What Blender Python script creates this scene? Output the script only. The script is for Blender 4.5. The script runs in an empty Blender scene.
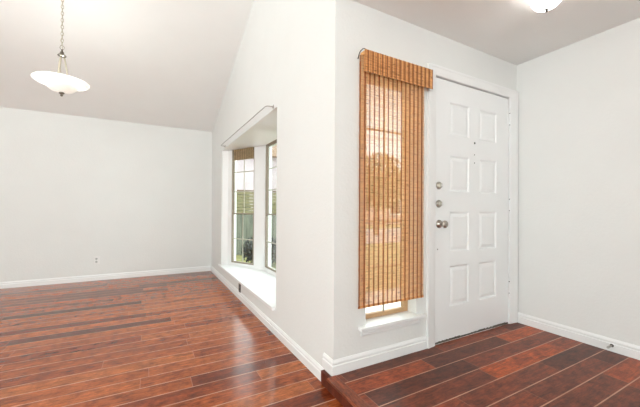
import bpy, bmesh, math, random
from mathutils import Vector, Matrix
random.seed(7)
S = bpy.context.scene
COL = S.collection
R = math.radians

# ------------------------------------------------------------------ camera
Z0 = 1.146                      # eye height above the living room floor (z = 0)
cd = bpy.data.cameras.new('camera')
cam = bpy.data.objects.new('camera', cd); COL.objects.link(cam)
cam.location = (0, 0, Z0)
cam.rotation_mode = 'QUATERNION'
cam.rotation_quaternion = (Matrix.Rotation(R(-28.78), 3, 'Z') @ Matrix.Rotation(R(90.249), 3, 'X') @ Matrix.Rotation(R(0.328), 3, 'Z')).to_quaternion()
cd.sensor_width = 36; cd.lens = 17.541
cd.shift_x = -0.0002; cd.shift_y = 0.00723; cd.clip_start = 0.02
S.camera = cam

# ------------------------------------------------------------------ world and light
w = bpy.data.worlds.new('overcast_sky'); S.world = w; w.use_nodes = True
bg = w.node_tree.nodes['Background']
bg.inputs[0].default_value = (0.91, 0.98, 1.0, 1); bg.inputs[1].default_value = 2.1

def area(name, loc, rot, sx, sy, power, color=(1, 1, 1)):
    l = bpy.data.lights.new(name, 'AREA'); l.shape = 'RECTANGLE'; l.size = sx; l.size_y = sy
    l.energy = power; l.color = color
    o = bpy.data.objects.new(name, l); COL.objects.link(o); o.location = loc; o.rotation_euler = rot
    return o
# fill lights added out of view, tilted up to bounce off the ceiling
area('rear_fill_light', (-2.5, -3.9, 1.45), (R(158), 0, 0), 3.6, 2.1, 128, (.905, 1, 1))
area('left_fill_light', (-4.4, .5, 1.7), (R(166), 0, R(-90)), 4.0, 1.5, 48, (.905, 1, 1))

S.view_settings.view_transform = 'Standard'
S.view_settings.look = 'None'
S.view_settings.gamma = 1
S.view_settings.exposure = 1.06
S.view_settings.use_curve_mapping = False

# ------------------------------------------------------------------ materials
def srgb(r, g, b):
    f = lambda c: (c / 255 / 12.92) if c / 255 <= .04045 else ((c / 255 + .055) / 1.055) ** 2.4
    return (f(r), f(g), f(b), 1)

class N:
    def __init__(s, name):
        s.m = bpy.data.materials.new(name); s.m.use_nodes = True
        s.t = s.m.node_tree; s.p = s.t.nodes['Principled BSDF']; s.out = s.t.nodes['Material Output']
    def n(s, typ, **kw):
        x = s.t.nodes.new(typ)
        for k, v in kw.items(): setattr(x, k, v)
        return x
    def l(s, a, b): s.t.links.new(a, b)
    def math(s, op, a, b=None, c=None):
        x = s.n('ShaderNodeMath', operation=op)
        for i, v in enumerate((a, b, c)):
            if v is None: continue
            if isinstance(v, (int, float)): x.inputs[i].default_value = v
            else: s.l(v, x.inputs[i])
        return x.outputs[0]
    def ramp(s, fac, stops):
        x = s.n('ShaderNodeValToRGB'); e = x.color_ramp.elements
        while len(e) < len(stops): e.new(.5)
        for i, (p, c) in enumerate(stops): e[i].position = p; e[i].color = c
        s.l(fac, x.inputs[0]); return x.outputs[0]
    def mix(s, fac, a, b, mode='MIX'):
        x = s.n('ShaderNodeMix', data_type='RGBA', blend_type=mode)
        for sock, v in ((x.inputs[0], fac), (x.inputs[6], a), (x.inputs[7], b)):
            if isinstance(v, (int, float)): sock.default_value = v
            elif isinstance(v, tuple): sock.default_value = v
            else: s.l(v, sock)
        return x.outputs[2]

def simple(name, col, rough=.5, metal=0, bump=0, bscale=200, vary=0.03, spec=.5, trans=0):
    q = N(name); tc = q.n('ShaderNodeTexCoord')
    nz = q.n('ShaderNodeTexNoise'); nz.inputs['Scale'].default_value = 3; nz.inputs['Detail'].default_value = 4
    q.l(tc.outputs['Object'], nz.inputs['Vector'])
    c0 = tuple(c * (1 - vary) for c in col[:3]) + (1,); c1 = tuple(min(1, c * (1 + vary)) for c in col[:3]) + (1,)
    q.l(q.ramp(nz.outputs[0], [(.3, c0), (.7, c1)]), q.p.inputs['Base Color'])
    q.p.inputs['Roughness'].default_value = rough; q.p.inputs['Metallic'].default_value = metal
    q.p.inputs['Specular IOR Level'].default_value = spec
    if bump:
        b = q.n('ShaderNodeTexNoise'); b.inputs['Scale'].default_value = bscale; b.inputs['Detail'].default_value = 3
        q.l(tc.outputs['Object'], b.inputs['Vector'])
        bm_ = q.n('ShaderNodeBump'); bm_.inputs['Strength'].default_value = bump; bm_.inputs['Distance'].default_value = .004
        q.l(b.outputs[0], bm_.inputs['Height']); q.l(bm_.outputs[0], q.p.inputs['Normal'])
    return q.m

M = {}
M['wall'] = simple('wall_paint', (.788, .79, .768, 1), .75, bump=.35, bscale=55, vary=.01, spec=.3)
M['ceiling'] = simple('ceiling_paint', (.89, .895, .875, 1), .85, bump=.2, bscale=60, vary=.01, spec=.2)
M['trim'] = simple('white_trim_paint', (.86, .86, .85, 1), .35, vary=.01)
M['door'] = simple('door_paint', (.88, .89, .885, 1), .4, vary=.01, bump=.05, bscale=80)
M['nickel'] = simple('satin_nickel', (.48, .45, .40, 1), .28, 1, vary=.1)
M['darknickel'] = simple('tarnished_nickel', (.20, .18, .15, 1), .35, 1, vary=.1)
M['dark'] = simple('dark_metal', (.06, .055, .05, 1), .4, .6, vary=.1)
M['black'] = simple('black_hole', (.015, .014, .013, 1), .7)
M['sweep'] = simple('door_sweep_rubber', (.10, .075, .055, 1), .8, vary=.4)
M['pale_metal'] = simple('pale_brass_chain', (.55, .50, .40, 1), .35, 1, vary=.1)
M['bronze'] = simple('beige_window_aluminium', srgb(150, 138, 122), .5, vary=.06)
M['muntin'] = simple('window_grille', srgb(190, 186, 170), .5, vary=.05)
M['oak'] = simple('wood_window_frame', srgb(196, 160, 120), .45, vary=.15)
M['cord'] = simple('brown_weaving_cord', srgb(150, 82, 42), .8, vary=.2)
M['plate'] = simple('outlet_plastic', (.82, .81, .79, 1), .3, vary=.01)
M['brownplate'] = simple('brown_outlet_plastic', (.035, .028, .022, 1), .35, vary=.1)
M['rod'] = simple('grey_curtain_rod', srgb(176, 172, 168), .4, .3, vary=.03)
M['rubber'] = simple('grey_white_plastic', (.5, .5, .48, 1), .6)

def opal():
    q = N('opal_glass'); q.p.inputs['Base Color'].default_value = (.92, .91, .89, 1)
    q.p.inputs['Roughness'].default_value = .25
    tr = q.n('ShaderNodeBsdfTranslucent'); tr.inputs[0].default_value = (.95, .94, .92, 1)
    mx = q.n('ShaderNodeMixShader'); mx.inputs[0].default_value = .4
    q.l(q.p.outputs[0], mx.inputs[1]); q.l(tr.outputs[0], mx.inputs[2]); q.l(mx.outputs[0], q.out.inputs[0])
    return q.m
M['opal'] = opal()

def glass():
    q = N('window_glass'); t = q.n('ShaderNodeBsdfTransparent'); t.inputs[0].default_value = (.93, .96, .95, 1)
    g = q.n('ShaderNodeBsdfGlossy'); g.inputs['Roughness'].default_value = .02
    lw_ = q.n('ShaderNodeLayerWeight'); lw_.inputs[0].default_value = .5
    fr = q.math('ADD', q.math('MULTIPLY', q.math('POWER', lw_.outputs['Facing'], 5), .9), .03)
    mx = q.n('ShaderNodeMixShader'); q.l(fr, mx.inputs[0]); q.l(t.outputs[0], mx.inputs[1]); q.l(g.outputs[0], mx.inputs[2])
    q.l(mx.outputs[0], q.out.inputs[0]); return q.m
M['glass'] = glass()

def planks(name, y0, pitch, length, stops, seed, groove, rough, along='x'):
    q = N(name); tc = q.n('ShaderNodeTexCoord'); sx = q.n('ShaderNodeSeparateXYZ'); q.l(tc.outputs['Object'], sx.inputs[0])
    X, Y = (sx.outputs[0], sx.outputs[1]) if along == 'x' else (sx.outputs[1], sx.outputs[0])
    v = q.math('DIVIDE', q.math('SUBTRACT', Y, y0), pitch)
    row = q.math('FLOOR', v); fv = q.math('SUBTRACT', v, row)
    wn = q.n('ShaderNodeTexWhiteNoise', noise_dimensions='1D'); q.l(q.math('ADD', row, seed), wn.inputs['W'])
    u = q.math('ADD', q.math('DIVIDE', X, length), q.math('MULTIPLY', wn.outputs[0], 7.3))
    col = q.math('FLOOR', u); fu = q.math('SUBTRACT', u, col)
    cb = q.n('ShaderNodeCombineXYZ'); q.l(col, cb.inputs[0]); q.l(row, cb.inputs[1]); cb.inputs[2].default_value = seed
    w2 = q.n('ShaderNodeTexWhiteNoise', noise_dimensions='3D'); q.l(cb.outputs[0], w2.inputs[0])
    base = q.ramp(w2.outputs[0], stops)
    # grain, stretched along the board, shifted per board
    g = q.n('ShaderNodeCombineXYZ')
    q.l(q.math('ADD', q.math('MULTIPLY', X, 4.5), q.math('MULTIPLY', w2.outputs[0], 40)), g.inputs[0])
    q.l(q.math('MULTIPLY', Y, 40), g.inputs[1]); q.l(q.math('MULTIPLY', w2.outputs[0], 9), g.inputs[2])
    nz = q.n('ShaderNodeTexNoise'); nz.inputs['Scale'].default_value = 1.0; nz.inputs['Detail'].default_value = 6; nz.inputs['Roughness'].default_value = .65; nz.inputs['Distortion'].default_value = .8
    q.l(g.outputs[0], nz.inputs['Vector'])
    grain = q.ramp(nz.outputs[0], [(.30, (.42, .38, .36, 1)), (.5, (1, 1, 1, 1)), (.68, (1.45, 1.38, 1.3, 1))])
    c = q.mix(.75, base, grain, 'MULTIPLY')
    n3 = q.n('ShaderNodeTexNoise'); n3.inputs['Scale'].default_value = 14; n3.inputs['Detail'].default_value = 7; n3.inputs['Roughness'].default_value = .7
    q.l(tc.outputs['Object'], n3.inputs['Vector'])
    blot = q.ramp(n3.outputs[0], [(.36, (.55, .48, .46, 1)), (.55, (1.1, 1.08, 1.05, 1))])
    c = q.mix(.75, c, blot, 'MULTIPLY')
    g2 = q.n('ShaderNodeCombineXYZ'); q.l(q.math('MULTIPLY', X, 22), g2.inputs[0]); q.l(q.math('MULTIPLY', Y, 120), g2.inputs[1]); q.l(w2.outputs[0], g2.inputs[2])
    n5 = q.n('ShaderNodeTexNoise'); n5.inputs['Scale'].default_value = 1; n5.inputs['Detail'].default_value = 4; n5.inputs['Roughness'].default_value = .7; q.l(g2.outputs[0], n5.inputs['Vector'])
    c = q.mix(.8, c, q.ramp(n5.outputs[0], [(.34, (.55, .5, .48, 1)), (.5, (1, 1, 1, 1)), (.68, (1.3, 1.27, 1.25, 1))]), 'MULTIPLY')
    g3 = q.n('ShaderNodeCombineXYZ'); q.l(q.math('MULTIPLY', X, 5), g3.inputs[0]); q.l(q.math('MULTIPLY', Y, 14), g3.inputs[1]); q.l(q.math('MULTIPLY', w2.outputs[0], 33), g3.inputs[2])
    n6 = q.n('ShaderNodeTexNoise'); n6.inputs['Scale'].default_value = 1; n6.inputs['Detail'].default_value = 6; n6.inputs['Roughness'].default_value = .75; n6.inputs['Distortion'].default_value = 1.5; q.l(g3.outputs[0], n6.inputs['Vector'])
    c = q.mix(.85, c, q.ramp(n6.outputs[0], [(.36, (.58, .5, .46, 1)), (.5, (1, 1, 1, 1)), (.66, (1.25, 1.22, 1.2, 1))]), 'MULTIPLY')
    # pale bevel between boards, finer end joints
    gw = groove[0] / pitch
    ed = q.math('MINIMUM', fv, q.math('SUBTRACT', 1, fv))
    m1 = q.math('LESS_THAN', ed, gw)
    ew = q.math('MULTIPLY', q.math('MINIMUM', fu, q.math('SUBTRACT', 1, fu)), length)
    m2 = q.math('LESS_THAN', ew, .0022)
    c = q.mix(q.math('MULTIPLY', m2, .55), c, groove[2])
    n4 = q.n('ShaderNodeTexNoise'); n4.inputs['Scale'].default_value = 6; q.l(tc.outputs['Object'], n4.inputs['Vector'])
    k = q.n('ShaderNodeMapRange'); q.l(n4.outputs[0], k.inputs[0]); k.inputs[1].default_value = .3; k.inputs[2].default_value = .6; k.inputs[3].default_value = .45; k.inputs[4].default_value = 1
    c = q.mix(q.math('MULTIPLY', m1, k.outputs[0]), c, groove[1])
    q.l(c, q.p.inputs['Base Color']); q.p.inputs['Specular IOR Level'].default_value = .36
    rr = q.n('ShaderNodeMapRange'); q.l(nz.outputs[0], rr.inputs[0]); rr.inputs[3].default_value = rough - .03; rr.inputs[4].default_value = rough + .05
    q.l(rr.outputs[0], q.p.inputs['Roughness'])
    bp = q.n('ShaderNodeBump'); bp.inputs['Strength'].default_value = .10; bp.inputs['Distance'].default_value = .003
    q.l(q.math('SUBTRACT', nz.outputs[0], m1), bp.inputs['Height']); q.l(bp.outputs[0], q.p.inputs['Normal'])
    return q.m
LIV = [(0, srgb(92, 42, 26)), (.13, srgb(128, 58, 30)), (.24, srgb(154, 78, 39)), (.7, srgb(165, 87, 44)), (1, srgb(175, 99, 52))]
ENT = [(0, srgb(88, 42, 27)), (.3, srgb(110, 52, 30)), (.7, srgb(134, 63, 34)), (.9, srgb(158, 72, 32)), (1, srgb(176, 80, 28))]
M['floor'] = planks('living_room_planks', 2.155, .136, 1.25, LIV, 3.0, (.0040, srgb(205, 155, 125), srgb(190, 130, 100)), .17)
M['floor2'] = planks('entry_planks', 1.567, .136, 0.85, ENT, 11.0, (.0034, srgb(200, 152, 126), srgb(160, 110, 90)), .36)
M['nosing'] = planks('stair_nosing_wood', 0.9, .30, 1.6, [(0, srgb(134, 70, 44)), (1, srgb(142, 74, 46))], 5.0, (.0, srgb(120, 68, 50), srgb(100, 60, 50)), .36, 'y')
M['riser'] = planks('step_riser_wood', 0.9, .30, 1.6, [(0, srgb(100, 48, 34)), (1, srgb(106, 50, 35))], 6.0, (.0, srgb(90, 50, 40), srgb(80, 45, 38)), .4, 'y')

def bamboo(name, light, dark, transl):
    q = N(name); tc = q.n('ShaderNodeTexCoord'); sx = q.n('ShaderNodeSeparateXYZ'); q.l(tc.outputs['Object'], sx.inputs[0])
    X, Z = sx.outputs[0], sx.outputs[2]
    # warp threads every 4 cm
    f = q.math('FRACT', q.math('DIVIDE', X, .040))
    k = lambda c, m: tuple(min(1, v * m) for v in c[:3]) + (1,)
    band = q.ramp(f, [(0, k(dark, .42)), (.13, k(dark, .55)), (.2, k(dark, 1.1)), (.36, light), (.8, light), (.9, k(dark, 1.35))])
    cb = q.n('ShaderNodeCombineXYZ'); q.l(q.math('MULTIPLY', X, 9), cb.inputs[0]); q.l(q.math('MULTIPLY', Z, 150), cb.inputs[2])
    nz = q.n('ShaderNodeTexNoise'); nz.inputs['Scale'].default_value = 1; nz.inputs['Detail'].default_value = 3; q.l(cb.outputs[0], nz.inputs['Vector'])
    cb2 = q.n('ShaderNodeCombineXYZ'); q.l(q.math('MULTIPLY', X, 22), cb2.inputs[0]); q.l(q.math('MULTIPLY', Z, 75), cb2.inputs[2])
    n2 = q.n('ShaderNodeTexNoise'); n2.inputs['Scale'].default_value = 1; n2.inputs['Detail'].default_value = 2; q.l(cb2.outputs[0], n2.inputs['Vector'])
    c = q.mix(1.0, band, q.ramp(nz.outputs[0], [(.3, (.62, .52, .45, 1)), (.55, (1, 1, 1, 1)), (.8, (1.2, 1.2, 1.2, 1))]), 'MULTIPLY')
    c = q.mix(q.ramp(n2.outputs[0], [(.31, (1, 1, 1, 1)), (.38, (0, 0, 0, 1))]), c, k(dark, .5))
    q.l(c, q.p.inputs['Base Color']); q.p.inputs['Roughness'].default_value = .55
    tr = q.n('ShaderNodeBsdfTranslucent'); q.l(q.mix(.5, c, (1, .88, .68, 1)), tr.inputs[0])
    mx = q.n('ShaderNodeMixShader'); mx.inputs[0].default_value = transl
    q.l(q.p.outputs[0], mx.inputs[1]); q.l(tr.outputs[0], mx.inputs[2]); q.l(mx.outputs[0], q.out.inputs[0])
    return q.m
M['bamboo'] = bamboo('woven_bamboo', srgb(252, 218, 172), srgb(210, 142, 90), .6)
M['bamboo2'] = bamboo('woven_bamboo_valance', srgb(240, 182, 118), srgb(190, 116, 60), .1)
M['palebamboo'] = bamboo('pale_woven_shade', srgb(200, 178, 140), srgb(158, 134, 98), .3)

def noisy(name, stops, scale, rough=.9, vec=(1, 1, 1)):
    q = N(name); tc = q.n('ShaderNodeTexCoord'); mp = q.n('ShaderNodeMapping'); mp.inputs['Scale'].default_value = vec
    q.l(tc.outputs['Object'], mp.inputs[0])
    nz = q.n('ShaderNodeTexNoise'); nz.inputs['Scale'].default_value = scale; nz.inputs['Detail'].default_value = 5; q.l(mp.outputs[0], nz.inputs['Vector'])
    q.l(q.ramp(nz.outputs[0], stops), q.p.inputs['Base Color']); q.p.inputs['Roughness'].default_value = rough; return q.m
M['grass'] = noisy('lawn', [(.35, srgb(104, 108, 60)), (.65, srgb(160, 152, 100))], 4)
M['concrete'] = noisy('pale_concrete', [(.35, srgb(205, 196, 190)), (.65, srgb(228, 220, 214))], 3)
M['asphalt'] = noisy('pinkish_road', [(.35, srgb(170, 158, 154)), (.65, srgb(200, 186, 182))], 2)
M['fence'] = noisy('weathered_fence', [(.3, srgb(76, 80, 70)), (.7, srgb(126, 128, 112))], 4, .8, (9, 9, .6))
M['oldslat'] = noisy('olive_fence_slats', [(.3, srgb(96, 92, 66)), (.7, srgb(138, 128, 92))], 3, .8, (1, 1, 14))
M['siding'] = noisy('pale_siding', [(.3, srgb(176, 162, 166)), (.7, srgb(190, 178, 180))], 1.5)
M['roofing'] = noisy('brown_shingles', [(.3, srgb(120, 96, 78)), (.7, srgb(150, 122, 98))], 12)
M['leaf'] = noisy('shrub_leaves', [(.3, srgb(78, 92, 50)), (.7, srgb(136, 142, 84))], 6)
M['darkleaf'] = noisy('dark_shrub_leaves', [(.3, srgb(34, 36, 36)), (.7, srgb(84, 84, 80))], 9)
M['bark'] = noisy('bark', [(.3, srgb(84, 66, 52)), (.7, srgb(120, 98, 80))], 9)
M['brick'] = noisy('pinkish_brick', [(.3, srgb(186, 150, 140)), (.7, srgb(214, 184, 172))], 14)

# ------------------------------------------------------------------ helpers
def box(bm, x0, x1, y0, y1, z0, z1):
    v = [bm.verts.new(p) for p in ((x0, y0, z0), (x1, y0, z0), (x1, y1, z0), (x0, y1, z0), (x0, y0, z1), (x1, y0, z1), (x1, y1, z1), (x0, y1, z1))]
    for f in ((0, 3, 2, 1), (4, 5, 6, 7), (0, 1, 5, 4), (1, 2, 6, 5), (2, 3, 7, 6), (3, 0, 4, 7)): bm.faces.new([v[i] for i in f])
    return v
def prism(bm, poly, z0, z1):
    """vertical prism over a ccw polygon"""
    a = [bm.verts.new((x, y, z0)) for x, y in poly]; b = [bm.verts.new((x, y, z1)) for x, y in poly]
    n = len(poly); bm.faces.new(a[::-1]); bm.faces.new(b)
    for i in range(n): bm.faces.new((a[i], a[(i + 1) % n], b[(i + 1) % n], b[i]))
def sweep(bm, prof, p0, p1, nrm):
    """extrude a profile [(out, up)] from p0 to p1; out is along nrm"""
    p0, p1, nrm = Vector(p0), Vector(p1), Vector(nrm)
    a = [bm.verts.new(p0 + nrm * o + Vector((0, 0, u))) for o, u in prof]
    b = [bm.verts.new(p1 + nrm * o + Vector((0, 0, u))) for o, u in prof]
    n = len(prof); bm.faces.new(a); bm.faces.new(b[::-1])
    for i in range(n): bm.faces.new((a[i], b[i], b[(i + 1) % n], a[(i + 1) % n]))
def lathe(bm, prof, seg=32, c=(0, 0, 0), mat=None):
    rings = []
    c = Vector(c)
    for r, z in prof:
        if r < 1e-5: rings.append([bm.verts.new((0, 0, z))])
        else: rings.append([bm.verts.new((r * math.cos(2 * math.pi * k / seg), r * math.sin(2 * math.pi * k / seg), z)) for k in range(seg)])
    for a, b in zip(rings, rings[1:]):
        for k in range(seg):
            k2 = (k + 1) % seg
            if len(a) == 1 and len(b) == 1: continue
            if len(a) == 1: bm.faces.new((a[0], b[k2], b[k]))
            elif len(b) == 1: bm.faces.new((a[k], a[k2], b[0]))
            else: bm.faces.new((a[k], a[k2], b[k2], b[k]))
    vs = [v for r in rings for v in r]
    if mat: bmesh.ops.transform(bm, matrix=mat, verts=vs)
    bmesh.ops.translate(bm, vec=c, verts=vs)
def tube(bm, pts, r, seg=10, closed=False):
    pts = [Vector(p) for p in pts]; rings = []; n = len(pts)
    up = Vector((0, 0, 1))
    for i, p in enumerate(pts):
        if closed: t = pts[(i + 1) % n] - pts[i - 1]
        else: t = pts[min(i + 1, n - 1)] - pts[max(i - 1, 0)]
        t.normalize()
        s = t.cross(up)
        if s.length < .05: s = t.cross(Vector((1, 0, 0)))
        s.normalize(); q = s.cross(t)
        rr = r[i] if isinstance(r, (list, tuple)) else r
        rings.append([bm.verts.new(p + (s * math.cos(2 * math.pi * k / seg) + q * math.sin(2 * math.pi * k / seg)) * rr) for k in range(seg)])
    m = n if closed else n - 1
    for i in range(m):
        a, b = rings[i], rings[(i + 1) % n]
        for k in range(seg): bm.faces.new((a[k], a[(k + 1) % seg], b[(k + 1) % seg], b[k]))
    if not closed: bm.faces.new(rings[0][::-1]); bm.faces.new(rings[-1])
def obj(name, bm, mat, parent=None, bevel=0, smooth=False, loc=None):
    bmesh.ops.recalc_face_normals(bm, faces=bm.faces[:])
    me = bpy.data.meshes.new(name); bm.to_mesh(me); bm.free()
    if smooth:
        for p in me.polygons: p.use_smooth = True
    me.materials.append(M[mat])
    o = bpy.data.objects.new(name, me); COL.objects.link(o)
    if parent: o.parent = parent
    if loc: o.location = loc
    if bevel:
        b = o.modifiers.new('bevel', 'BEVEL'); b.width = bevel; b.segments = 2; b.limit_method = 'ANGLE'
    return o
def struct(name, bm, mat, label=None, **k):
    o = obj(name, bm, mat, **k); o['kind'] = 'structure'
    if label: o['label'] = label
    return o
def empty(name, loc=(0, 0, 0), rot=None):
    o = bpy.data.objects.new(name, None); COL.objects.link(o); o.location = loc; o.empty_display_size = .1
    if rot: o.rotation_euler = rot
    return o
def tag(o, label, cat, group=None, kind=None):
    o['label'] = label; o['category'] = cat
    if group: o['group'] = group
    if kind: o['kind'] = kind
    return o
BM = bmesh.new

# ------------------------------------------------------------------ plan of the rooms
XB, YC, XD, YA = 1.026, 1.682, 3.027, 6.049
XL, YR = -4.5, -4.0
ZE = .106                    # entry floor, one step up
ZC = 1.367 + Z0              # entry ceiling
ZA = 1.427 + Z0              # far wall height
SL = .361; YRG = 1.0         # vault slope and ridge
T = .12
OY0, OY1 = 2.70, 5.17        # bay opening in the middle wall
OZ0, OZ1 = .246, 2.088

def vault(y): return ZA + SL * (YA - y) if y >= YRG else ZA + SL * (YA - YRG) - SL * (YRG - y)

# floors
b = BM(); box(b, XL, XB + .0095, YR, YA, -.1, 0); struct('floor', b, 'floor', 'living room floor of glossy reddish-brown wood planks, one step down')
b = BM(); box(b, 1.036, XD, YR, YC, 0, ZE); struct('floor.001', b, 'floor2', 'raised entry floor of dark brown wood planks by the front door')
# nosing: rounded front edge
b = BM()
prof = [(.0, 0), (.058, 0), (.066, .004), (.070, .011), (.066, .018), (.058, .022), (.004, .0225), (0, .0215)]
sweep(b, prof, (1.035, YR, ZE - .020), (1.035, YC - .016, ZE - .020), (-1, 0, 0))
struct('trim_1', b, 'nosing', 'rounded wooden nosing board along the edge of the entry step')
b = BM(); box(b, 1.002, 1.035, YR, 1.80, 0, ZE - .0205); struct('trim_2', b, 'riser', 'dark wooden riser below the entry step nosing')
b = BM(); box(b, 1.0355, XB + .12, YC, 1.80, 0, ZE); b.free()

# walls
b = BM(); box(b, XL - T, XB + T, YA, YA + T, 0, ZA + .02)
struct('wall_back', b, 'wall', 'plain off-white far wall of the living room')
b = BM()
def wedge(bm, x0, x1, y0, y1, z0):
    v = [bm.verts.new(p) for p in ((x0, y0, z0), (x1, y0, z0), (x1, y1, z0), (x0, y1, z0), (x0, y0, vault(y0)), (x1, y0, vault(y0)), (x1, y1, vault(y1)), (x0, y1, vault(y1)))]
    for f in ((0, 3, 2, 1), (4, 5, 6, 7), (0, 1, 5, 4), (1, 2, 6, 5), (2, 3, 7, 6), (3, 0, 4, 7)): bm.faces.new([v[i] for i in f])
x0, x1 = XB, XB + T
wedge(b, x0, x1, YC, OY0, 0)
wedge(b, x0, x1, OY1, YA, 0)
wedge(b, x0, x1, OY0, OY1, OZ1)
box(b, x0, x1, OY0, OY1, 0, OZ0 - .03)
struct('wall_middle', b, 'wall', 'off-white wall with the bay window, ending at the step corner')
# upper wall above the flat entry ceiling
b = BM(); wedge(b, x0, x1, YRG, YC, ZC); wedge(b, x0, x1, YR, YRG, ZC)
struct('wall_upper', b, 'wall', 'wall above the entry ceiling edge')
SX0, SX1, SZ0, SZ1 = 1.275, 1.741, .376, 2.10   # sidelight opening
DX0, DX1, DZ1 = 1.915, 2.923, 2.190
b = BM()
y0, y1 = YC, YC + T
box(b, XB + T, SX0, y0, y1, 0, ZC); box(b, SX0, SX1, y0, y1, 0, SZ0 - .022); box(b, SX0, SX1, y0, y1, SZ1, ZC)
box(b, SX1, DX0, y0, y1, 0, ZC); box(b, DX0, DX1, y0, y1, DZ1, ZC); box(b, DX1, XD + T, y0, y1, 0, ZC)
struct('wall_front', b, 'wall', 'off-white wall holding the front door and the sidelight')
b = BM(); box(b, XD, XD + T, YR, YC, 0, ZC); struct('wall_right', b, 'wall', 'plain off-white wall right of the front door')
# unseen left and rear walls; openings added and placed to let sky light in
b = BM()
def lw(y0, y1, z0, z1=None):
    if z1 is None: wedge(b, XL - T, XL, y0, y1, z0)
    else: box(b, XL - T, XL, y0, y1, z0, z1)
lw(YR, -1.6, 0); lw(2.6, YA, 0); lw(-1.6, YRG, 2.5); lw(YRG, 2.6, 2.5); lw(-1.6, 2.6, 0, 1.0)
struct('wall_left', b, 'wall', 'left wall of the living room')
b = BM(); box(b, XL - T, -4.3, YR - T, YR, 0, ZA + .3); box(b, -.7, XD + T, YR - T, YR, 0, ZA + .3); box(b, -4.3, -.7, YR - T, YR, 2.5, ZA + .3); box(b, -4.3, -.7, YR - T, YR, 0, .4)
struct('wall_rear', b, 'wall', 'rear wall behind the viewer')
# ceilings
b = BM(); box(b, XB + T, XD + T, YR, YC + T, ZC, ZC + .1); box(b, XB, XB + T, YR, YC, ZC - .001, ZC + .0); struct('ceiling', b, 'ceiling', 'flat ceiling above the entry')
b = BM()
for ya, yb in ((YRG, YA + T), (YR - T, YRG)):
    v = []
    for z in (0, .12):
        for (x, y) in ((XL - T, ya), (XB + T, ya), (XB + T, yb), (XL - T, yb)): v.append(b.verts.new((x, y, vault(y) + z)))
    for f in ((0, 3, 2, 1), (4, 5, 6, 7), (0, 1, 5, 4), (1, 2, 6, 5), (2, 3, 7, 6), (3, 0, 4, 7)): b.faces.new([v[i] for i in f])
struct('ceiling.001', b, 'ceiling', 'sloping vaulted ceiling of the living room')

# baseboards
BP = [(0, 0), (.015, 0), (.015, .056), (.009, .060), (.009, .066), (.013, .070), (.012, .078), (.006, .088), (.004, .092), (0, .092)]
b = BM(); sweep(b, BP, (XL, YA, 0), (XB, YA, 0), (0, -1, 0)); struct('baseboard_back', b, 'trim', 'white baseboard along the far living room wall')
b = BM(); sweep(b, BP, (XB, 1.80, 0), (XB, YA - .012, 0), (-1, 0, 0)); struct('baseboard_middle', b, 'trim', 'white baseboard running below the bay window to the step')
b = BM()
rs = [[b.verts.new(f(o, u)) for o, u in BP] for f in (lambda o, u: (XB - o, 1.80, ZE + u), lambda o, u: (XB - o, YC - o, ZE + u), lambda o, u: (1.842, YC - o, ZE + u))]
b.faces.new(rs[0]); b.faces.new(rs[2][::-1])
for r0, r1 in zip(rs, rs[1:]):
    for i in range(len(BP)): b.faces.new((r0[i], r1[i], r1[(i + 1) % len(BP)], r0[(i + 1) % len(BP)]))
struct('baseboard_front', b, 'trim', 'white baseboard below the sidelight, wrapping around the wall corner')
b = BM(); sweep(b, BP, (XD, YR, ZE), (XD, YC - .022, ZE), (-1, 0, 0)); struct('baseboard_right', b, 'trim', 'white baseboard along the plain right wall')

# ------------------------------------------------------------------ bay
P = [(1.12, OY1 - .03), (1.49, 4.44), (1.49, 3.43), (1.12, OY0 + .03)]
def off(p, q, d):
    """outward normal offset for a run p->q (interior on the left side)"""
    v = Vector((q[0] - p[0], q[1] - p[1])); v.normalize(); return Vector((-v.y, v.x)) * d
b = BM()
TH = .10
Q = [(XB + T, OY1 + .06), (1.60, 4.48), (1.60, 3.39), (XB + T, OY0 - .06)]
outer = [(XB + T, OY1 + .08), (1.63, 4.50), (1.63, 3.37), (XB + T, OY0 - .08)]
# base below the sill and head above the windows
prism(b, [outer[3], outer[2], outer[1], outer[0]], -.2, OZ0 - .03)
prism(b, [outer[3], outer[2], outer[1], outer[0]], OZ1, OZ1 + .3)
box(b, XB + .0, XB + T, OY0, OY1, OZ1 - .0005, OZ1 + .001)
struct('wall_bay', b, 'trim', 'bay projecting outwards around the three angled windows')
# white posts between the windows
def lerp(p, q, t): return (p[0] + (q[0] - p[0]) * t, p[1] + (q[1] - p[1]) * t)
w1a, w1b = lerp(P[0], P[1], .115), lerp(P[0], P[1], .745)
w3a, w3b = lerp(P[3], P[2], .115), lerp(P[3], P[2], .745)
n1 = Vector((.88, .47)) * TH; n3 = Vector((.88, -.47)) * TH
def ad(p, v): return (p[0] + v[0], p[1] + v[1])
b = BM(); zt = OZ1; zb = OZ0
prism(b, [w1b, (P[1][0] - .0, P[1][1]), (1.49, 4.405), (1.60, 4.405), (1.60, 4.50), ad(w1b, n1)], zb, zt)
prism(b, [(P[0][0] + .0265, OY1 + .0), (P[0][0] - .0, OY1 - .0), P[0], w1a, ad(w1a, n1)][1:], zb, zt) if False else None
prism(b, [(XB + .02, OY1 - .001), (P[0][0], P[0][1]), w1a, ad(w1a, n1), (XB + T + .005, OY1 + .07), (XB + T + .001, OY1 - .001)], zb, zt)
prism(b, [(1.49, 3.465), P[2], w3b, ad(w3b, n3), (1.60, 3.37), (1.60, 3.465)], zb, zt)
prism(b, [w3a, P[3], (XB + .02, OY0 + .001), (XB + T + .001, OY0 + .001), (XB + T + .005, OY0 - .07), ad(w3a, n3)], zb, zt)
struct('trim_3', b, 'trim', 'white posts between the bay windows')
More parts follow.
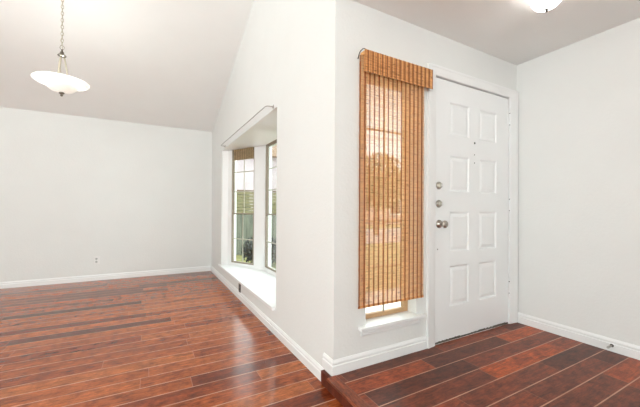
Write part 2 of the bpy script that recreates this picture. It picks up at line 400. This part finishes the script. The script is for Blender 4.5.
# sill board (deep window seat)
b = BM()
prism(b, [(.995, 2.715), (XB + .0, 2.715), (XB, OY0 + .001), (XB + T, OY0 + .001), (1.60, 3.40), (1.60, 4.47), (XB + T, OY1 - .001), (XB, OY1 - .001), (XB, 5.27), (.995, 5.27)], OZ0 - .03, OZ0)
struct('trim_4', b, 'trim', 'deep white sill board of the bay window', bevel=.004)

def window(name, p, q, z0, z1, mrail, rows_u, rows_l, fr='bronze', cols=2, label=''):
    """double-hung window from p to q (interior view), local x along p->q, local y outwards"""
    p, q = Vector(p), Vector(q); L = (q - p).length; ang = math.atan2(q.y - p.y, q.x - p.x)
    root = empty(name, (p.x, p.y, z0), (0, 0, ang)); root['kind'] = 'structure'; root['label'] = label
    H = z1 - z0; m = mrail - z0; fw = .010
    b = BM(); box(b, 0, fw, .0, .045, 0, H); box(b, L - fw, L, .0, .045, 0, H); box(b, fw, L - fw, .0, .045, 0, fw); box(b, fw, L - fw, .0, .045, H - fw, H)
    obj('window_frame', b, fr, root)
    def sash(nm, a, c, y, rows):
        s = .013
        b = BM(); box(b, fw, fw + s, y, y + .022, a, c); box(b, L - fw - s, L - fw, y, y + .022, a, c)
        box(b, fw + s, L - fw - s, y, y + .022, a, a + s); box(b, fw + s, L - fw - s, y, y + .022, c - s, c)
        o = obj(nm, b, fr, root)
        b = BM(); box(b, fw + s, L - fw - s, y + .012, y + .015, a + s, c - s); obj('pane', b, 'glass', o)
        b = BM(); xs = [fw + (L - 2 * fw) * k / cols for k in range(1, cols)]
        for x in xs: box(b, x - .007, x + .007, y + .006, y + .0115, a + s, c - s)
        for z in rows:
            e = [fw + s] + [v for x in xs for v in (x - .007, x + .007)] + [L - fw - s]
            for k in range(0, len(e), 2): box(b, e[k], e[k + 1], y + .006, y + .0115, z - z0 - .007, z - z0 + .007)
        obj('grille', b, 'muntin', o)
    sash('lower_sash', fw, m + .010, .001, rows_l); sash('upper_sash', m - .010, H - fw, .0235, rows_u)
    return root
wz0 = OZ0 + .0; zm = Z0 - .075
RU = [Z0 + .585, Z0 + .275]; RLW = [Z0 - .47]
# bottom rail board
W1 = window('window_1', w1a, w1b, OZ0 + .05, OZ1, zm, RU, RLW, label='narrow angled bay window next to the far wall')
# local y of p->q must point outward: p->q runs towards -Y/+X, left normal points out
W2 = window('window_2', (1.50, 4.405), (1.50, 3.465), OZ0 + .05, OZ1, zm, RU, RLW, label='wide middle bay window parallel to the wall')
W3 = window('window_3', w3b, w3a, OZ0 + .05, OZ1, zm, RU, RLW, label='near angled bay window')
b = BM()
for p, q in ((w1a, w1b), ((1.49, 4.405), (1.49, 3.465)), (w3b, w3a)):
    d = off(p, q, .09); prism(b, [p, (p[0] + d.x, p[1] + d.y), (q[0] + d.x, q[1] + d.y), q][::-1], OZ0, OZ0 + .05)
struct('trim_5', b, 'trim', 'low white rails under the bay windows')

# raised woven shade rolled up inside the far bay window
def slats(bm, x0, x1, z0, z1, y, pitch, fill, th, jit=.0, hv=.15):
    z = z0
    while z < z1 - pitch * .3:
        j = random.uniform(-jit, jit); h = pitch * fill * random.uniform(1 - hv, 1 + hv * .6)
        box(bm, x0 + random.uniform(-.001, .002), x1 + random.uniform(-.002, .001), y + j, y + th + j, z, min(z + h, z1)); z += pitch
d = Vector(w1b) - Vector(w1a); L1 = d.length
sh = empty('raised_bamboo_shade', (w1a[0], w1a[1], OZ1 - .17), (0, 0, math.atan2(d.y, d.x)))
tag(sh, 'pale woven bamboo shade pulled up at the top of the far bay window', 'window shade')
b = BM(); slats(b, .05, L1 - .02, 0, .125, .006, .006, .93, .004, .001); slats(b, .05, L1 - .02, 0, .12, .0, .006, .93, .004, .001); obj('shade_panel', b, 'palebamboo', sh)
b = BM(); box(b, .045, L1 - .018, -.004, .009, .126, .169); obj('headrail', b, 'palebamboo', sh)

# ------------------------------------------------------------------ sidelight window
root = empty('window_4', (SX0, YC + .085, SZ0)); root['kind'] = 'structure'; root['label'] = 'tall narrow sidelight window with wooden frame left of the front door'
Ws, Hs = SX1 - SX0, SZ1 - SZ0; s = .048; sb = .032
b = BM(); box(b, 0, s, 0, .03, 0, Hs); box(b, Ws - s, Ws, 0, .03, 0, Hs); box(b, s, Ws - s, 0, .03, 0, sb); box(b, s, Ws - s, 0, .03, Hs - s, Hs); obj('window_frame', b, 'oak', root, bevel=.003)
b = BM(); box(b, s, Ws - s, .014, .018, sb, Hs - s); obj('pane', b, 'glass', root)
b = BM(); box(b, Ws / 2 - .006, Ws / 2 + .006, .006, .013, sb, Hs - s)
for k in range(1, 5):
    z = sb + (Hs - sb - s) * k / 5; box(b, s, Ws / 2 - .006, .006, .013, z - .006, z + .006); box(b, Ws / 2 + .006, Ws - s, .006, .013, z - .006, z + .006)
obj('grille', b, 'muntin', root)
b = BM(); prism(b, [(1.212, 1.640), (1.80, 1.640), (1.80, YC), (SX1, YC), (SX1, YC + .115), (SX0, YC + .115), (SX0, YC), (1.212, YC)], SZ0 - .022, SZ0)
struct('trim_6', b, 'trim', 'white sill of the sidelight window', bevel=.004)
b = BM(); sweep(b, [(0, 0), (.006, 0), (.012, .006), (.012, .020), (.008, .023), (.008, .030), (.016, .034), (.016, .042), (0, .042)], (1.240, YC, SZ0 - .068), (1.765, YC, SZ0 - .068), (0, -1, 0))
struct('trim_7', b, 'trim', 'white moulded apron under the sidelight sill')

# bamboo shade over the sidelight
sx0, sx1 = 1.197, 1.785
root = empty('bamboo_shade', (sx0, 1.655, .506))
tag(root, 'long woven bamboo shade hanging over the sidelight beside the front door', 'window shade')
Wb, Hb = sx1 - sx0, (.965 + Z0) - .506
b = BM(); slats(b, 0, Wb, .01, Hb + .045, 0, .0058, .76, .0022, .0008, .05); obj('shade_panel', b, 'bamboo', root)
b = BM()
for k in range(int(Wb / .04) + 1):
    x = .004 + k * .04
    if x < Wb: box(b, x - .0028, x + .0028, -.0018, -.0009, .0, Hb)
obj('cords', b, 'cord', root)
b = BM(); slats(b, 0, Wb, -.004, .012, -.003, .004, .98, .007, 0); obj('bottom_rail', b, 'bamboo2', root)
b = BM(); slats(b, .015, .641, Hb - .070, Hb + .075, -.033, .0072, .92, .003, .0010); va = obj('valance', b, 'bamboo2', root)
b = BM()
for k in range(16):
    x = .023 + k * .0409
    box(b, x - .0014, x + .0014, -.0355, -.0345, Hb - .070, Hb + .075)
obj('cords', b, 'cord', va)
b = BM(); box(b, .024, .638, -.0285, .026, Hb + .050, Hb + .072); obj('headrail', b, 'bamboo2', root)
b = BM()
tube(b, [(.004, .025, Hb + .03), (.0, .015, Hb + .035), (-.006, .0, Hb + .045), (-.006, -.015, Hb + .06), (.004, -.028, Hb + .072), (.018, -.034, Hb + .074)], .003, 8)
obj('bracket', b, 'dark', root, smooth=True)

# ------------------------------------------------------------------ door
dx0, dx1, dz0, dz1 = 1.934, 2.902, ZE + .014, 2.176
YD = YC + .004
px = [(2.105, 2.350), (2.478, 2.728)]
pz = [(Z0 + .600, Z0 + .868), (Z0 + .147, Z0 + .440), (Z0 - .338, Z0 - .010), (Z0 - .770, Z0 - .445)]
b = BM()
xs = [dx0, px[0][0], px[0][1], px[1][0], px[1][1], dx1]
zs = [dz0] + [v for r in reversed(pz) for v in r] + [dz1]
for i in range(5):
    for j in range(len(zs) - 1):
        if i in (1, 3) and j % 2 == 1: continue
        vs = [b.verts.new(p) for p in ((xs[i], YD, zs[j]), (xs[i + 1], YD, zs[j]), (xs[i + 1], YD, zs[j + 1]), (xs[i], YD, zs[j + 1]))]
        b.faces.new(vs)
vs = [b.verts.new(p) for p in ((dx0, YD + .042, dz0), (dx0, YD + .042, dz1), (dx1, YD + .042, dz1), (dx1, YD + .042, dz0))]; b.faces.new(vs)
bmesh.ops.remove_doubles(b, verts=b.verts[:], dist=1e-5)
# edges of the slab
for (xa, za, xb_, zb_) in ((dx0, dz0, dx1, dz0), (dx1, dz0, dx1, dz1), (dx1, dz1, dx0, dz1), (dx0, dz1, dx0, dz0)):
    b.faces.new([b.verts.new(p) for p in ((xa, YD, za), (xb_, YD, zb_), (xb_, YD + .042, zb_), (xa, YD + .042, za))])
door = struct('door_1', b, 'door', 'white eight-panel front door with two deadbolts and a knob')
me = door.data
for (xa, xb_) in px:
    for (za, zb_) in pz:
        b = BM(); prev = None
        for ins, dep in ((0, 0), (.004, .001), (.012, .009), (.020, .010), (.040, .003), (.044, .002)):
            r = [b.verts.new((xa + ins, YD + dep, za + ins)), b.verts.new((xb_ - ins, YD + dep, za + ins)), b.verts.new((xb_ - ins, YD + dep, zb_ - ins)), b.verts.new((xa + ins, YD + dep, zb_ - ins))]
            if prev:
                for k in range(4): b.faces.new((prev[k], prev[(k + 1) % 4], r[(k + 1) % 4], r[k]))
            prev = r
        b.faces.new(prev); back = [b.verts.new((x, YD + .040, z)) for x, z in ((xa, za), (xb_, za), (xb_, zb_), (xa, zb_))]; b.faces.new(back[::-1])
        obj('door_panel', b, 'door', door)
RX = Matrix.Rotation(R(90), 4, 'X')      # local z -> -y (towards the room)
def knobset():
    h = BM(); lathe(h, [(0, 0), (.033, 0), (.033, .004), (.029, .010), (.012, .012), (.011, .030), (.016, .034), (.025, .042), (.0285, .053), (.027, .064), (.018, .070), (0, .071)], 28, (1.985, YD, Z0 - .108), RX)
    obj('door_handle', h, 'nickel', door, smooth=True)
knobset()
for z in (Z0 + .192, Z0 + .050):
    h = BM(); lathe(h, [(0, 0), (.030, 0), (.030, .006), (.026, .012), (.014, .014), (0, .014)], 28, (1.978, YD, z), RX)
    o = obj('deadbolt', h, 'nickel', door, smooth=True)
    h = BM(); box(h, 1.973, 1.983, YD - .034, YD - .013, z - .016, z + .016); obj('thumb_turn', h, 'nickel', o, bevel=.003)
h = BM(); lathe(h, [(0, 0), (.009, 0), (.009, .003), (.005, .004), (0, .003)], 16, (2.416, YD, Z0 + .569), RX); obj('peephole', h, 'dark', door)
for z in (.470, .401):
    h = BM(); lathe(h, [(0, 0), (.005, 0), (.005, .0012), (0, .0015)], 12, (2.416, YD, Z0 + z), RX); obj('screw_hole', h, 'dark', door)
h = BM(); lathe(h, [(0, 0), (.005, 0), (.005, .0012), (0, .0015)], 12, (1.970, YD, Z0 - .305), RX); obj('screw_hole', h, 'dark', door)
for z in (.84, .051, -.705):
    h = BM(); tube(h, [(2.906, YC - .007, Z0 + z - .05), (2.906, YC - .007, Z0 + z + .05)], .0065, 12)
    box(h, 2.885, 2.9, YC - .001, YD, Z0 + z - .048, Z0 + z + .048)
    o = obj('hinge', h, 'door', door)
    h = BM()
    for dz in (-.05, .05): tube(h, [(2.906, YC - .007, Z0 + z + dz - .004), (2.906, YC - .007, Z0 + z + dz + .006)], .0045, 10)
    obj('hinge_pin', h, 'dark', o)
h = BM()
x = dx0
while x < dx1 - .01:
    wd = random.uniform(.01, .035); x2 = min(x + wd, dx1); box(h, x, x2, YD - .004, YD + .03, ZE + .001, dz0 + random.uniform(-.003, .006)); x = x2
obj('door_sweep', h, 'sweep', door)
# jamb, casing
b = BM(); box(b, DX0, 1.929, YC - .002, YC + T, ZE, DZ1); box(b, 2.909, DX1, YC - .002, YC + T, ZE, DZ1); box(b, 1.929, 2.909, YC - .002, YC + T, 2.184, DZ1)
struct('trim_8', b, 'trim', 'white door jamb around the front door')
b = BM(); box(b, 1.929, 2.909, YC + .052, YC + .075, ZE, 2.184); struct('trim_9', b, 'sweep', 'dark weatherstrip behind the front door')
CP = [(0, 0), (.010, 0), (.013, .012), (.016, .03), (.018, .06), (.022, .070), (.022, .086), (0, .086)]
def casing_v(bm, xi, sgn, z0, z1):
    k = 1.23 if sgn > 0 else 1
    a = [bm.verts.new((xi + sgn * u * k, YC - o, z0)) for o, u in CP]; c = [bm.verts.new((xi + sgn * u * k, YC - o, z1 + u * .84)) for o, u in CP]
    n = len(CP); bm.faces.new(a); bm.faces.new(c[::-1])
    for i in range(n): bm.faces.new((a[i], c[i], c[(i + 1) % n], a[(i + 1) % n]))
b = BM(); casing_v(b, 1.929, -1, ZE, 2.186); casing_v(b, 2.911, 1, ZE, 2.186)
hx = [b.verts.new((1.929 - u, YC - o, 2.186 + u * .84)) for o, u in CP]; hy = [b.verts.new((2.911 + u * 1.23, YC - o, 2.186 + u * .84)) for o, u in CP]
n = len(CP)
for i in range(n): b.faces.new((hx[i], hy[i], hy[(i + 1) % n], hx[(i + 1) % n]))
struct('trim_10', b, 'trim', 'white moulded casing around the front door')

# ------------------------------------------------------------------ curtain rod
root = empty('curtain_rod', (XB, 2.79, Z0 + .966)); tag(root, 'thin grey curtain rod with curved ends above the bay window', 'curtain rod')
x = -.072; Lr = 2.12
pts = [(-.002, 0, 0), (-.02, 0, 0), (-.045, .002, 0), (-.06, .008, 0), (-.069, .02, 0), (x, .045, 0), (x, Lr / 2, 0), (x, Lr - .045, 0), (-.069, Lr - .02, 0), (-.06, Lr - .008, 0), (-.045, Lr - .002, 0), (-.02, Lr, 0), (-.002, Lr, 0)]
b = BM(); tube(b, pts, .0052, 10); obj('rod', b, 'rod', root, smooth=True)
for y in (0, Lr):
    b = BM(); box(b, -.006, -.0002, y - .010, y + .010, -.018, .018); box(b, -.016, -.006, y - .004, y + .004, -.012, -.005); obj('bracket', b, 'rod', root, bevel=.001)

# ------------------------------------------------------------------ outlets, doorstop
def outlet(name, loc, rotz, mat, holes, label):
    root = empty(name, loc, (0, 0, rotz)); tag(root, label, 'electrical outlet')
    b = BM(); box(b, -.040, .040, -.009, -.0003, -.064, .064); obj('cover_plate', b, mat, root, bevel=.002)
    for s in (-1, 1):
        b = BM(); lathe(b, [(0, 0), (.0165, 0), (.0165, .003), (.015, .004), (0, .004)], 20, (0, -.009, s * .024), RX); o = obj('socket', b, 'rubber' if mat == 'plate' else mat, root)
        b = BM()
        for dx in (-.006, .006): box(b, dx - .001, dx + .001, -.0136, -.0130, s * .024 - .002, s * .024 + .007)
        box(b, -.002, .002, -.0136, -.0130, s * .024 - .010, s * .024 - .006); obj('slot', b, holes, o)
    b = BM(); lathe(b, [(0, 0), (.003, 0), (.003, .001), (0, .0015)], 10, (0, -.009, 0), RX); obj('screw', b, 'nickel', root)
outlet('wall_outlet', (-.722, YA, .320), 0, 'plate', 'black', 'white double outlet low on the plain far wall')
outlet('wall_outlet', (XB, 3.975, .152), R(-90), 'brownplate', 'black', 'dark brown outlet below the bay window just above the baseboard')
root = empty('door_stop', (XD - .013, .985, ZE + .045)); tag(root, 'small spring doorstop sticking out of the baseboard on the right wall', 'doorstop')
b = BM(); lathe(b, [(0, 0), (.012, 0), (.011, .004), (.006, .008), (0, .008)], 16, (0, 0, 0), Matrix.Rotation(R(-90), 4, 'Y')); obj('base', b, 'dark', root)
b = BM(); tube(b, [(-.006 - .055 * t / 84, .0055 * math.cos(t * math.pi / 6), .0055 * math.sin(t * math.pi / 6)) for t in range(85)], .0014, 6); obj('spring', b, 'nickel', root, smooth=True)
b = BM(); lathe(b, [(0, 0), (.008, 0), (.0085, .008), (.007, .014), (0, .015)], 16, (-.060, 0, 0), Matrix.Rotation(R(-90), 4, 'Y')); obj('rubber_tip', b, 'rubber', root, smooth=True)

# ------------------------------------------------------------------ pendant lamp
PX, PY = -.707, 3.64
zr = Z0 + 1.16                  # rim height
root = empty('pendant_lamp', (PX, PY, zr)); tag(root, 'white glass bowl pendant lamp hanging on a chain from the vaulted ceiling', 'lamp')
b = BM(); rb = .205
prof = [(0, -.103), (.03, -.102), (.06, -.096), (.085, -.083), (.105, -.066), (.125, -.047), (.148, -.032), (.175, -.023), (.197, -.018), (rb, -.011), (rb + .002, -.003), (rb - .004, .003), (.187, .001), (.165, -.010), (.142, -.022), (.119, -.038), (.100, -.057), (.081, -.074), (.057, -.087), (.03, -.093), (0, -.094)]
lathe(b, prof, 48); obj('glass_bowl', b, 'opal', root, smooth=True)
b = BM(); lathe(b, [(0, -.140), (.007, -.137), (.012, -.129), (.007, -.121), (.017, -.116), (.022, -.109), (.018, -.103), (0, -.103)], 20)
lathe(b, [(0, -.0935), (.02, -.0935), (.02, -.088), (.004, -.086), (.004, -.05), (0, -.05)], 16); obj('finial', b, 'darknickel', root, smooth=True)
for k in range(3):
    a = R(20 + 120 * k); c, s_ = math.cos(a), math.sin(a)
    b = BM(); tube(b, [(.012 * c, .012 * s_, .235), (.022 * c, .022 * s_, .20), (.036 * c, .036 * s_, .11), (.052 * c, .052 * s_, .0), (.062 * c, .062 * s_, -.060), (.064 * c, .064 * s_, -.083)], .0065, 8); obj('arm', b, 'pale_metal', root, smooth=True)
b = BM(); lathe(b, [(0, .222), (.026, .226), (.034, .234), (.026, .243), (.013, .250), (.016, .262), (.008, .274), (.005, .292), (0, .292)], 20); obj('hub', b, 'darknickel', root, smooth=True)
zc = vault(PY) - zr
b = BM(); tube(b, [(.016 * math.cos(t * math.pi / 8), 0, .309 + .019 * math.sin(t * math.pi / 8)) for t in range(16)], .0032, 8, True); obj('loop', b, 'nickel', root, smooth=True)
b = BM(); z = .343; k = 0
while z < zc - .045:
    pts = []
    for t in range(12):
        a = t * math.pi / 6; u = .0095 * math.cos(a); vv = .019 * math.sin(a)
        pts.append((u, 0, z + vv) if k % 2 else (0, u, z + vv))
    tube(b, pts, .003, 6, True); z += .031; k += 1
obj('chain', b, 'pale_metal', root, smooth=True)
b = BM(); tube(b, [(.004 * math.cos(i * .9), .004 * math.sin(i * .9), .292 + (zc - .317) * i / 40) for i in range(41)], .0018, 6); obj('cord', b, 'pale_metal', root, smooth=True)
b = BM(); tilt = Matrix.Rotation(math.atan(-SL), 4, 'X')
lathe(b, [(0, -.045), (.010, -.045), (.014, -.034), (.04, -.026), (.06, -.012), (.064, 0), (0, 0)], 28, (0, 0, zc), tilt); obj('canopy', b, 'nickel', root, smooth=True)

pl = bpy.data.lights.new('pendant_bulbs', 'AREA'); pl.shape = 'DISK'; pl.size = .30; pl.energy = 3.0; pl.color = (.96, 1, .97)
po = bpy.data.objects.new('pendant_bulbs', pl); COL.objects.link(po); po.location = (PX, PY, zr - .03); po.rotation_euler = (R(180), 0, 0)
pl = bpy.data.lights.new('pendant_glow', 'POINT'); pl.shadow_soft_size = .03; pl.energy = .35; pl.color = (1, .97, .92)
po = bpy.data.objects.new('pendant_glow', pl); COL.objects.link(po); po.location = (PX, PY, zr - .02)

# ------------------------------------------------------------------ flush light above the entry
root = empty('ceiling_lamp', (2.16, 1.02, ZC)); tag(root, 'white glass dome light with a small dark finial on the entry ceiling', 'lamp')
b = BM(); lathe(b, [(0, 0), (.066, 0), (.068, -.010), (.064, -.022), (0, -.022)], 32); obj('base', b, 'trim', root, smooth=True)
b = BM(); lathe(b, [(.062, -.024), (.078, -.034), (.084, -.050), (.079, -.070), (.063, -.091), (.038, -.106), (.012, -.112), (0, -.112)], 40); obj('glass_dome', b, 'opal', root, smooth=True)
b = BM(); lathe(b, [(0, -.1125), (.012, -.1125), (.012, -.116), (.006, -.119), (.008, -.124), (.006, -.130), (0, -.132)], 16); obj('finial', b, 'dark', root, smooth=True)

pl = bpy.data.lights.new('entry_fill_light', 'POINT'); pl.shadow_soft_size = .04; pl.energy = 1.5; pl.color = (1, .99, .97)  # fill added inside the otherwise unlit dome to brighten the entry
po = bpy.data.objects.new('entry_fill_light', pl); COL.objects.link(po); po.location = (2.16, 1.02, ZC - .068)

# ------------------------------------------------------------------ outdoors
GZ = -.2
b = BM(); box(b, -30, 60, 1.9, 60, GZ - .2, GZ); struct('ground', b, 'grass', 'front lawn outside')
b = BM(); box(b, 1.66, 7.5, YC + T, 3.9, GZ, GZ + .06); struct('ground.001', b, 'concrete', 'pale concrete walk outside the front door')
b = BM(); box(b, -30, 60, 9.9, 17, GZ, GZ + .03); struct('ground.002', b, 'asphalt', 'pinkish road beyond the lawn')
# fence seen through the bay window
root = empty('fence', (1.0, 9.0, GZ)); tag(root, 'weathered grey-green board fence seen through the far bay window', 'fence')
b = BM(); x = 0
while x < 4.5:
    box(b, x, x + .128, 0, .02, .03, 1.18 + random.uniform(-.01, .01)); x += .137
obj('boards', b, 'fence', root)
b = BM(); z = 1.22
while z < 1.84: box(b, 0, 4.62, 0, .02, z, z + .075); z += .092
obj('slats', b, 'oldslat', root)
b = BM(); box(b, -.02, 4.64, -.02, .08, 1.862, 1.90); obj('cap', b, 'bark', root)
for z in (.3, .95):
    b = BM(); box(b, 0, 4.62, .021, .06, z, z + .09); obj('rail', b, 'fence', root)
for x in (.03, 1.5, 3.0, 4.5):
    b = BM(); box(b, x, x + .09, .061, .15, 0, 1.86); obj('post', b, 'fence', root)

def shrub(name, loc, r, h, n, mat, label, cat='shrub', leaf=.05, trunk=None):
    root = empty(name, loc); tag(root, label, cat)
    b = BM()
    for i in range(n):
        while True:
            v = Vector((random.uniform(-1, 1), random.uniform(-1, 1), random.uniform(-1, 1)))
            if .25 < v.length < 1: break
        c = Vector((v.x * r, v.y * r, (trunk or 0) + h * .5 + v.z * h * .5))
        m = Matrix.Rotation(random.uniform(0, 6.28), 3, 'Z') @ Matrix.Rotation(random.uniform(0, 3.14), 3, 'X')
        l = leaf * random.uniform(.6, 1.3)
        b.faces.new([b.verts.new(c + m @ Vector(q)) for q in ((-l * .45, 0, 0), (0, -l, 0), (l * .45, 0, 0), (0, l, l * .2))])
    obj('foliage', b, mat, root)
    b = BM(); th = (trunk or 0) + h * .55
    tube(b, [(0, 0, 0), (.01 * r, 0, th * .5), (0, .01 * r, th)], [r * .09, r * .07, r * .04], 8)
    for k in range(6):
        a = k * 1.05; tube(b, [(0, 0, (trunk or 0) + h * .12), (r * .4 * math.cos(a), r * .4 * math.sin(a), (trunk or 0) + h * .4), (r * .7 * math.cos(a), r * .7 * math.sin(a), (trunk or 0) + h * .62)], [r * .04, r * .03, r * .015], 6)
    obj('stems', b, 'bark', root)
    return root
for x in (2.4, 3.8, 5.2):
    shrub('hedge_shrub', (x, 9.85, GZ), .58, 1.75, 1400, 'leaf', ['leftmost', 'middle', 'rightmost'][int((x - 2.4) / 1.2)] + ' of the yellow-green shrubs behind the fence', leaf=.09)
shrub('dark_shrub', (2.4, 7.2, GZ), .52, .72, 2200, 'darkleaf', 'low dark shrub outside the bottom of the far bay window', leaf=.045)
# neighbour house
root = empty('neighbour_house', (5.5, 22, GZ)); tag(root, 'pale sided house with brown roof across the road', 'house')
b = BM(); box(b, -7, 7, 0, 7, 0, 5.2)
obj('wall', b, 'siding', root)
b = BM(); v = [b.verts.new(p) for p in ((-7.5, -.5, 5.2), (7.5, -.5, 5.2), (7.5, 7.5, 5.2), (-7.5, 7.5, 5.2), (-7.5, 3.5, 7.4), (7.5, 3.5, 7.4))]
for f in ((0, 1, 5, 4), (2, 3, 4, 5), (0, 4, 3), (1, 2, 5), (0, 3, 2, 1)): b.faces.new([v[i] for i in f])
obj('roof', b, 'roofing', root)
for x in (-4.5, 0, 4.5):
    b = BM(); box(b, x - .6, x + .6, -.04, -.002, 1.1, 2.5); f = obj('window', b, 'trim', root)
    b = BM(); box(b, x - .5, x + .5, -.06, -.041, 1.2, 2.4); obj('pane', b, 'black', f)
root = empty('brick_house', (24, 22, GZ)); tag(root, 'pinkish low house faintly seen through the bamboo shade', 'house')
b = BM(); box(b, -7, 7, 0, 7, 0, 2.9); obj('wall', b, 'brick', root)
b = BM(); v = [b.verts.new(p) for p in ((-7.5, -.5, 2.9), (7.5, -.5, 2.9), (7.5, 7.5, 2.9), (-7.5, 7.5, 2.9), (-7.5, 3.5, 5.2), (7.5, 3.5, 5.2))]
for f in ((0, 1, 5, 4), (2, 3, 4, 5), (0, 4, 3), (1, 2, 5), (0, 3, 2, 1)): b.faces.new([v[i] for i in f])
obj('roof', b, 'roofing', root)
for x in (-4, 1, 4.5):
    b = BM(); box(b, x - .7, x + .7, -.04, -.002, .9, 2.3); f = obj('window', b, 'trim', root)
    b = BM(); box(b, x - .6, x + .6, -.06, -.041, 1.0, 2.2); obj('pane', b, 'black', f)
shrub('street_tree', (10.5, 13, GZ), 1.7, 3.0, 3000, 'leaf', 'leafy green tree faintly seen through the bamboo shade', 'tree', leaf=.14, trunk=1.3)
